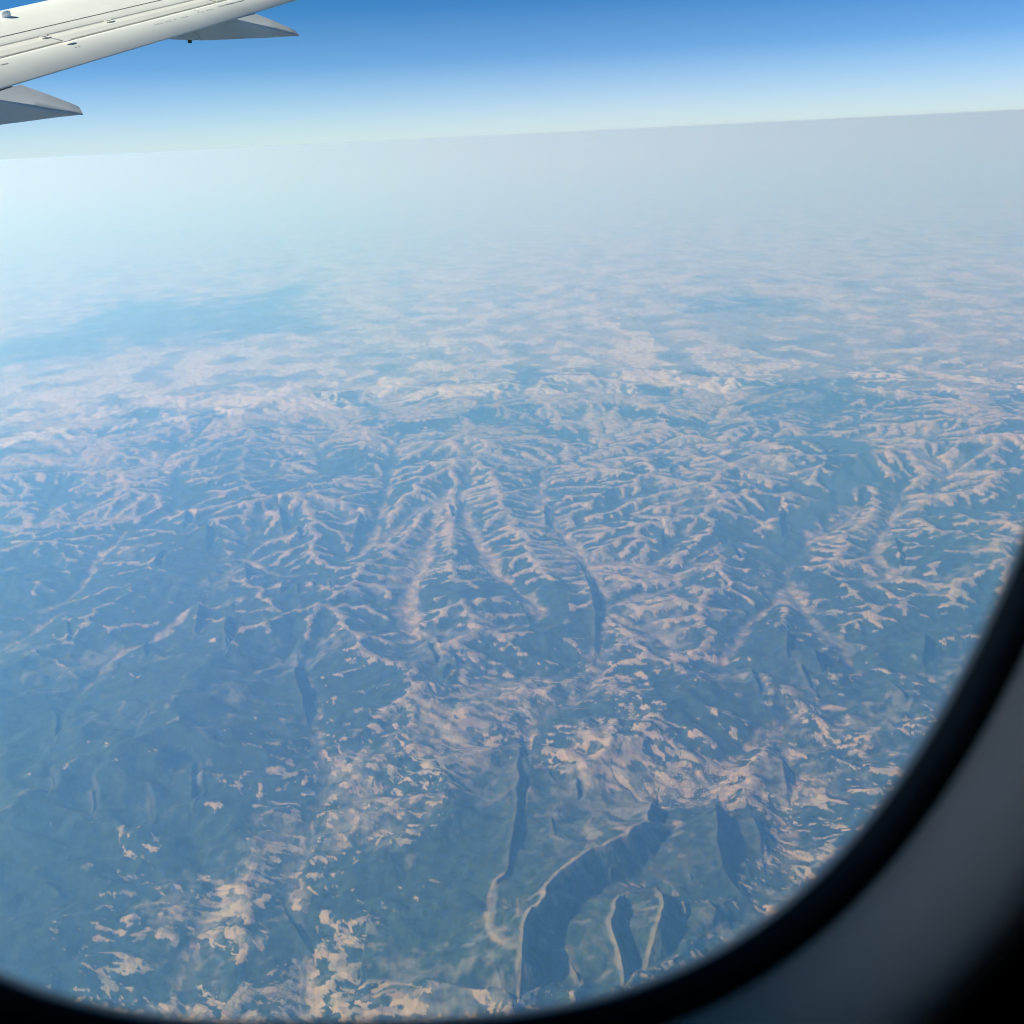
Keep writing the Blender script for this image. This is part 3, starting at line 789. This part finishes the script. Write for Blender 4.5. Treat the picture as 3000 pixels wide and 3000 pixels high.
# flap track fairings: canoe shaped pods that run on behind the trailing edge
def fairing(s_far, s_near, far_pts, near_pts, keel_pts, tip_a, scuff=False):
    """far/near/keel: photo points of the far top edge, the near top edge and the keel line, each laid in its own chordwise plane"""
    s_mid = 0.5*(s_far+s_near)
    fp = sorted(on_side(px, py, s_far) for px, py in far_pts); s_tip = s_far-0.2*abs(s_far-s_near)
    kp = sorted([on_side(px, py, s_mid) for px, py in keel_pts[:-1]] + [on_side(*keel_pts[-1], s_tip)])
    fa, fn = zip(*fp); ka, kn = zip(*kp)
    a_te = L_te(s_mid); a0 = a_te-3.6
    tipa = fa[-1]; skew_k = (max(ka)-tipa)/(s_tip-s_far)     # the tail is cut on a slant
    tipn = fn[-1]
    st_ = np.concatenate([np.linspace(a0, a_te, 14), np.linspace(a_te, tipa, 26)[1:]])
    V = []; F = []; K = 15
    slope_k = (kn[-1]-kn[0])/(ka[-1]-ka[0]); slope_f = (fn[-1]-fn[0])/(fa[-1]-fa[0])
    for a in st_:
        u = np.clip((a-a_te)/(tipa-a_te), 0, 1); v = np.clip((a-a0)/(a_te-a0), 0, 1)
        top = (np.interp(a, fa, fn) if a <= fa[-1] else fn[-1]+(a-fa[-1])*(tipn-fn[-1])/max(tipa-fa[-1], 0.02)) if a > fa[0] else -0.16
        if a < a_te: top = min(-0.10, fn[0]+(a-fa[0])*slope_f) - 0.04
        half = 0.5*abs(s_far-s_near)*(1-0.6*u**1.5)
        if a < a_te: half = 0.5*abs(s_far-s_near)*(0.25+0.75*(1-(1-v)**2))
        a_k = a-half*skew_k*u
        keel = np.interp(a_k, ka, kn) if a_k > ka[0] else kn[0]+(a-ka[0])*slope_k
        if a < a_te: keel = keel*(1-(1-v)**2.2) + (-0.35)*(1-v)**2.2
        h = max(top-keel, 0.03)
        ch = 0.04 + 0.5*sstep(0.02, 0.65, u)             # the top shoulder gets rounder towards the tip
        sec = []
        # from the far top corner across the top and down the near side to the keel, then back up the far side
        sec += [(+1.0, 0.0), (0.35, 0.0), (-0.3, 0.0), (-1.0+0.35*ch, -0.02*ch), (-1.0+0.10*ch, -0.22*ch), (-1.0+0.0*ch, -0.5*ch-0.03), (-0.98, -0.62*max(ch, .3)), (-0.86, -0.75), (-0.5, -0.93), (0, -1.0),
                (0.5, -0.93), (0.86, -0.75), (0.98, -0.45), (1.0, -0.2), (1.0, -0.06)]
        for x, y in sec: V.append(wpt(s_far-half+x*half, a+(x-1)*half*skew_k*u, top+y*h))
    for i in range(len(st_)-1):
        for j in range(K):
            j2 = (j+1) % K; F.append((i*K+j, i*K+j2, (i+1)*K+j2, (i+1)*K+j))
    F.append(tuple(range(K))); F.append(tuple((len(st_)-1)*K+j for j in range(K))[::-1])
    o = part('flap_track_fairing', V, F, fr_m, wing, True)
    o.data.polygons[-1].use_smooth = False
    es = o.modifiers.new('edges', 'EDGE_SPLIT'); es.split_angle = R(38)
    # seam of the separate tail cone
    a_s = tipa-0.17*(tipa-a_te); top = np.interp(a_s, fa, fn)
    return o, s_mid, a_te, tipa
sf = on_wing(743, 37, n_te)[0]; sn = on_wing(690, 54, n_te)[0]
f2, s2, a2, t2 = fairing(sf, sn, [(743, 38), (800, 60), (850, 82), (868, 92)], [], [(450, 127), (556, 123), (700, 114), (872, 102)], 0)
sf1 = on_wing(58, 245, n_te)[0]
f1, s1, a1, t1 = fairing(sf1, sf1-(sf-sn)*1.25, [(58, 247), (140, 276), (205, 301), (232, 313)], [], [(0, 366), (120, 348), (238, 327)], 0)
# access panel ring and drain mast on the outer fairing
V = []; F = []
for q in range(24):
    th = 2*math.pi*q/24
    for rr2 in (0.16, 0.172):
        pa, pn = on_side(556, 104, s2-0.5*abs(sf-sn)-0.02)
        V.append(wpt(s2-0.5*abs(sf-sn)-0.012, pa+rr2*1.0*math.cos(th), pn+rr2*0.5*math.sin(th)))
for q in range(24): F.append((2*q, 2*((q+1) % 24), 2*((q+1) % 24)+1, 2*q+1))
ring_m, _ = new_mat('panel_seam_grey', (0.22, 0.22, 0.23), 0.6)
part('panel_ring', V, F, ring_m, f2)
pa, pn = on_side(556, 122, s2)
V = [wpt(s2+x*0.015, pa+y*0.03, pn+z_) for z_ in (0.05, -0.025) for x, y in ((-1, -1), (1, -1), (1, 1), (-1, 1))]
part('drain_mast', V, [(0,1,2,3), (7,6,5,4), (0,4,5,1), (1,5,6,2), (2,6,7,3), (3,7,4,0)], gap_m, f2)
for o in (f1, f2): pass

# ------------------------------------------------------------------ the cabin window the picture is taken through
Yv = np.array([0, 1.0, 0]); Ov = nrm(Yv-(Yv@A_v)*A_v); Uv = np.cross(A_v, Ov)
WD = 0.16
def cab(x, y, t): return x*A_v + y*Uv + t*Ov
def opening(th, r):
    """rounded window outline, metres in the window plane, grown outwards by r"""
    a, b, n = 0.1190+r, 0.1915+r, 2.92
    c, s = math.cos(th), math.sin(th)
    x = a*abs(c)**(2/n)*(1 if c > 0 else -1); y = b*abs(s)**(2/n)*(1 if s > 0 else -1)
    t = R(2.2)
    return x*math.cos(t)-y*math.sin(t)+0.0012, x*math.sin(t)+y*math.cos(t)+0.0184
NT = 240
def ring(name, prof, mat, parent, smooth=True):
    V = []; F = []
    for r, t in prof:
        for q in range(NT): x, y = opening(2*math.pi*q/NT+0.0001, r); V.append(cab(x, y, t))
    for i in range(len(prof)-1):
        for q in range(NT): q2 = (q+1) % NT; F.append((i*NT+q, i*NT+q2, (i+1)*NT+q2, (i+1)*NT+q))
    return mesh_obj(name, V, F, mat, parent, smooth)
win = bpy.data.objects.new('cabin_window', None); link(win)
tag(win, 'rounded airliner cabin window with black rubber seal and dark grey surround', 'window')
seal_m, sb = new_mat('pane_edge', (0.16, 0.18, 0.20), 0.4)
rub_m, rb = new_mat('black_rubber', (0.006, 0.007, 0.010), 0.55, 0, 0.3)
rev_m, rvb = new_mat('surround_plastic', (0.5, 0.5, 0.5), 0.7, 0, 0.2)
nz = noise_node(rev_m, 18, 5, 0.6)
rev_m.node_tree.links.new(ramp_mix(rev_m, nz.outputs['Fac'], (0.88, 0.57, 0.42), (0.97, 0.68, 0.52), 0.3, 0.7), rvb.inputs['Base Color'])
dark_m, _ = new_mat('dark_lining', (0.02, 0.021, 0.023), 0.9, 0, 0.1)
ring('pane_edge', [(0.030, WD+0.022), (0.022, WD+0.018), (0.003, WD+0.0030), (0.0, WD+0.0022), (-0.0004, WD)], seal_m, win)
ring('rubber_seal', [(-0.0004, WD), (0.0003, WD-0.002), (0.0015, WD-0.0048), (0.0028, WD-0.0062), (0.0036, WD-0.0065)], rub_m, win)
ring('window_surround', [(0.0036, WD-0.0065), (0.0042, WD-0.009), (0.0052, WD-0.016), (0.0068, WD-0.025), (0.0095, WD-0.0295), (0.0125, WD-0.0305)], rev_m, win)
# the pane itself
def disc(name, r, t, mat, parent):
    V = [cab(*opening(2*math.pi*q/NT+0.0001, r), t) for q in range(NT)] + [cab(*opening(2*math.pi*q/NT+0.0001, r), t+0.004) for q in range(NT)]
    F = [tuple(range(NT)), tuple(NT+q for q in range(NT))[::-1]] + [(q, NT+q, NT+(q+1) % NT, (q+1) % NT) for q in range(NT)]
    return mesh_obj(name, V, F, mat, parent)
pm = bpy.data.materials.new('acrylic_pane'); pm.use_nodes = True
pn_ = pm.node_tree.nodes; pl = pm.node_tree.links; pn_.clear()
po = pn_.new('ShaderNodeOutputMaterial'); tb = pn_.new('ShaderNodeBsdfTransparent'); gl = pn_.new('ShaderNodeBsdfGlossy'); mx = pn_.new('ShaderNodeMixShader')
gl.inputs['Roughness'].default_value = 0.05; mx.inputs[0].default_value = 0.02
pl.new(tb.outputs[0], mx.inputs[1]); pl.new(gl.outputs[0], mx.inputs[2]); pl.new(mx.outputs[0], po.inputs['Surface'])
tcn = pn_.new('ShaderNodeTexCoord'); tn = pn_.new('ShaderNodeTexNoise'); tn.inputs['Scale'].default_value = 5.0; tn.inputs['Detail'].default_value = 1.0
pl.new(tcn.outputs['Object'], tn.inputs['Vector'])
tr_ = pn_.new('ShaderNodeValToRGB'); te = tr_.color_ramp
te.elements[0].position = 0.3; te.elements[0].color = (0.965, 0.985, 1.0, 1)
te.elements[1].position = 0.7; te.elements[1].color = (1.0, 0.97, 0.985, 1)
e = te.elements.new(0.45); e.color = (0.96, 1.0, 0.975, 1)
pl.new(tn.outputs['Fac'], tr_.inputs[0]); pl.new(tr_.outputs[0], tb.inputs['Color'])
disc('pane', 0.0215, WD+0.0135, pm, win)
# cabin lining round the window and the closed, unlit cabin behind the camera
WT = WD-0.0305
V = []; F = []
for q in range(NT): V.append(cab(*opening(2*math.pi*q/NT+0.0001, 0.0127), WT))
for q in range(NT):
    th = 2*math.pi*q/NT+0.0001; c, s = math.cos(th), math.sin(th); k = 1/max(abs(c), abs(s)); V.append(cab(1.6*c*k, 1.1*s*k, WT))
for q in range(NT): q2 = (q+1) % NT; F.append((q, q2, NT+q2, NT+q))
wall = mesh_obj('cabin_wall', V, F, dark_m); tag(wall, 'dark cabin side lining around the window', kind='structure')
V = [cab(x, y, t) for x in (-1.62, 1.62) for y in (-1.12, 1.12) for t in (-2.6, WT+0.0005)]
F = [(0,1,3,2), (4,6,7,5), (0,4,5,1), (2,3,7,6), (0,2,6,4)]
room = mesh_obj('cabin_interior', V, F, dark_m); tag(room, 'unlit aeroplane cabin behind the window', kind='structure')
# outer skin of the fuselage beyond the lining, so that no daylight leaks round it
V = []; F = []
for q in range(NT): V.append(cab(*opening(2*math.pi*q/NT+0.0001, 0.0302), WD+0.0222))
for q in range(NT):
    th = 2*math.pi*q/NT+0.0001; c, s = math.cos(th), math.sin(th); k = 1/max(abs(c), abs(s)); V.append(cab(1.7*c*k, 1.2*s*k, WD+0.0222))
for q in range(NT): q2 = (q+1) % NT; F.append((q, q2, NT+q2, NT+q))
V += [cab(x, y, t) for x in (-1.7, 1.7) for y in (-1.2, 1.2) for t in (-2.7, WD+0.0222)]
b = 2*NT; F += [(b, b+1, b+3, b+2), (b+4, b+6, b+7, b+5), (b, b+4, b+5, b+1), (b+2, b+3, b+7, b+6), (b, b+2, b+6, b+4)]
hull = mesh_obj('fuselage', V, F, wp_m); tag(hull, 'outer skin of the fuselage around the window', kind='structure')
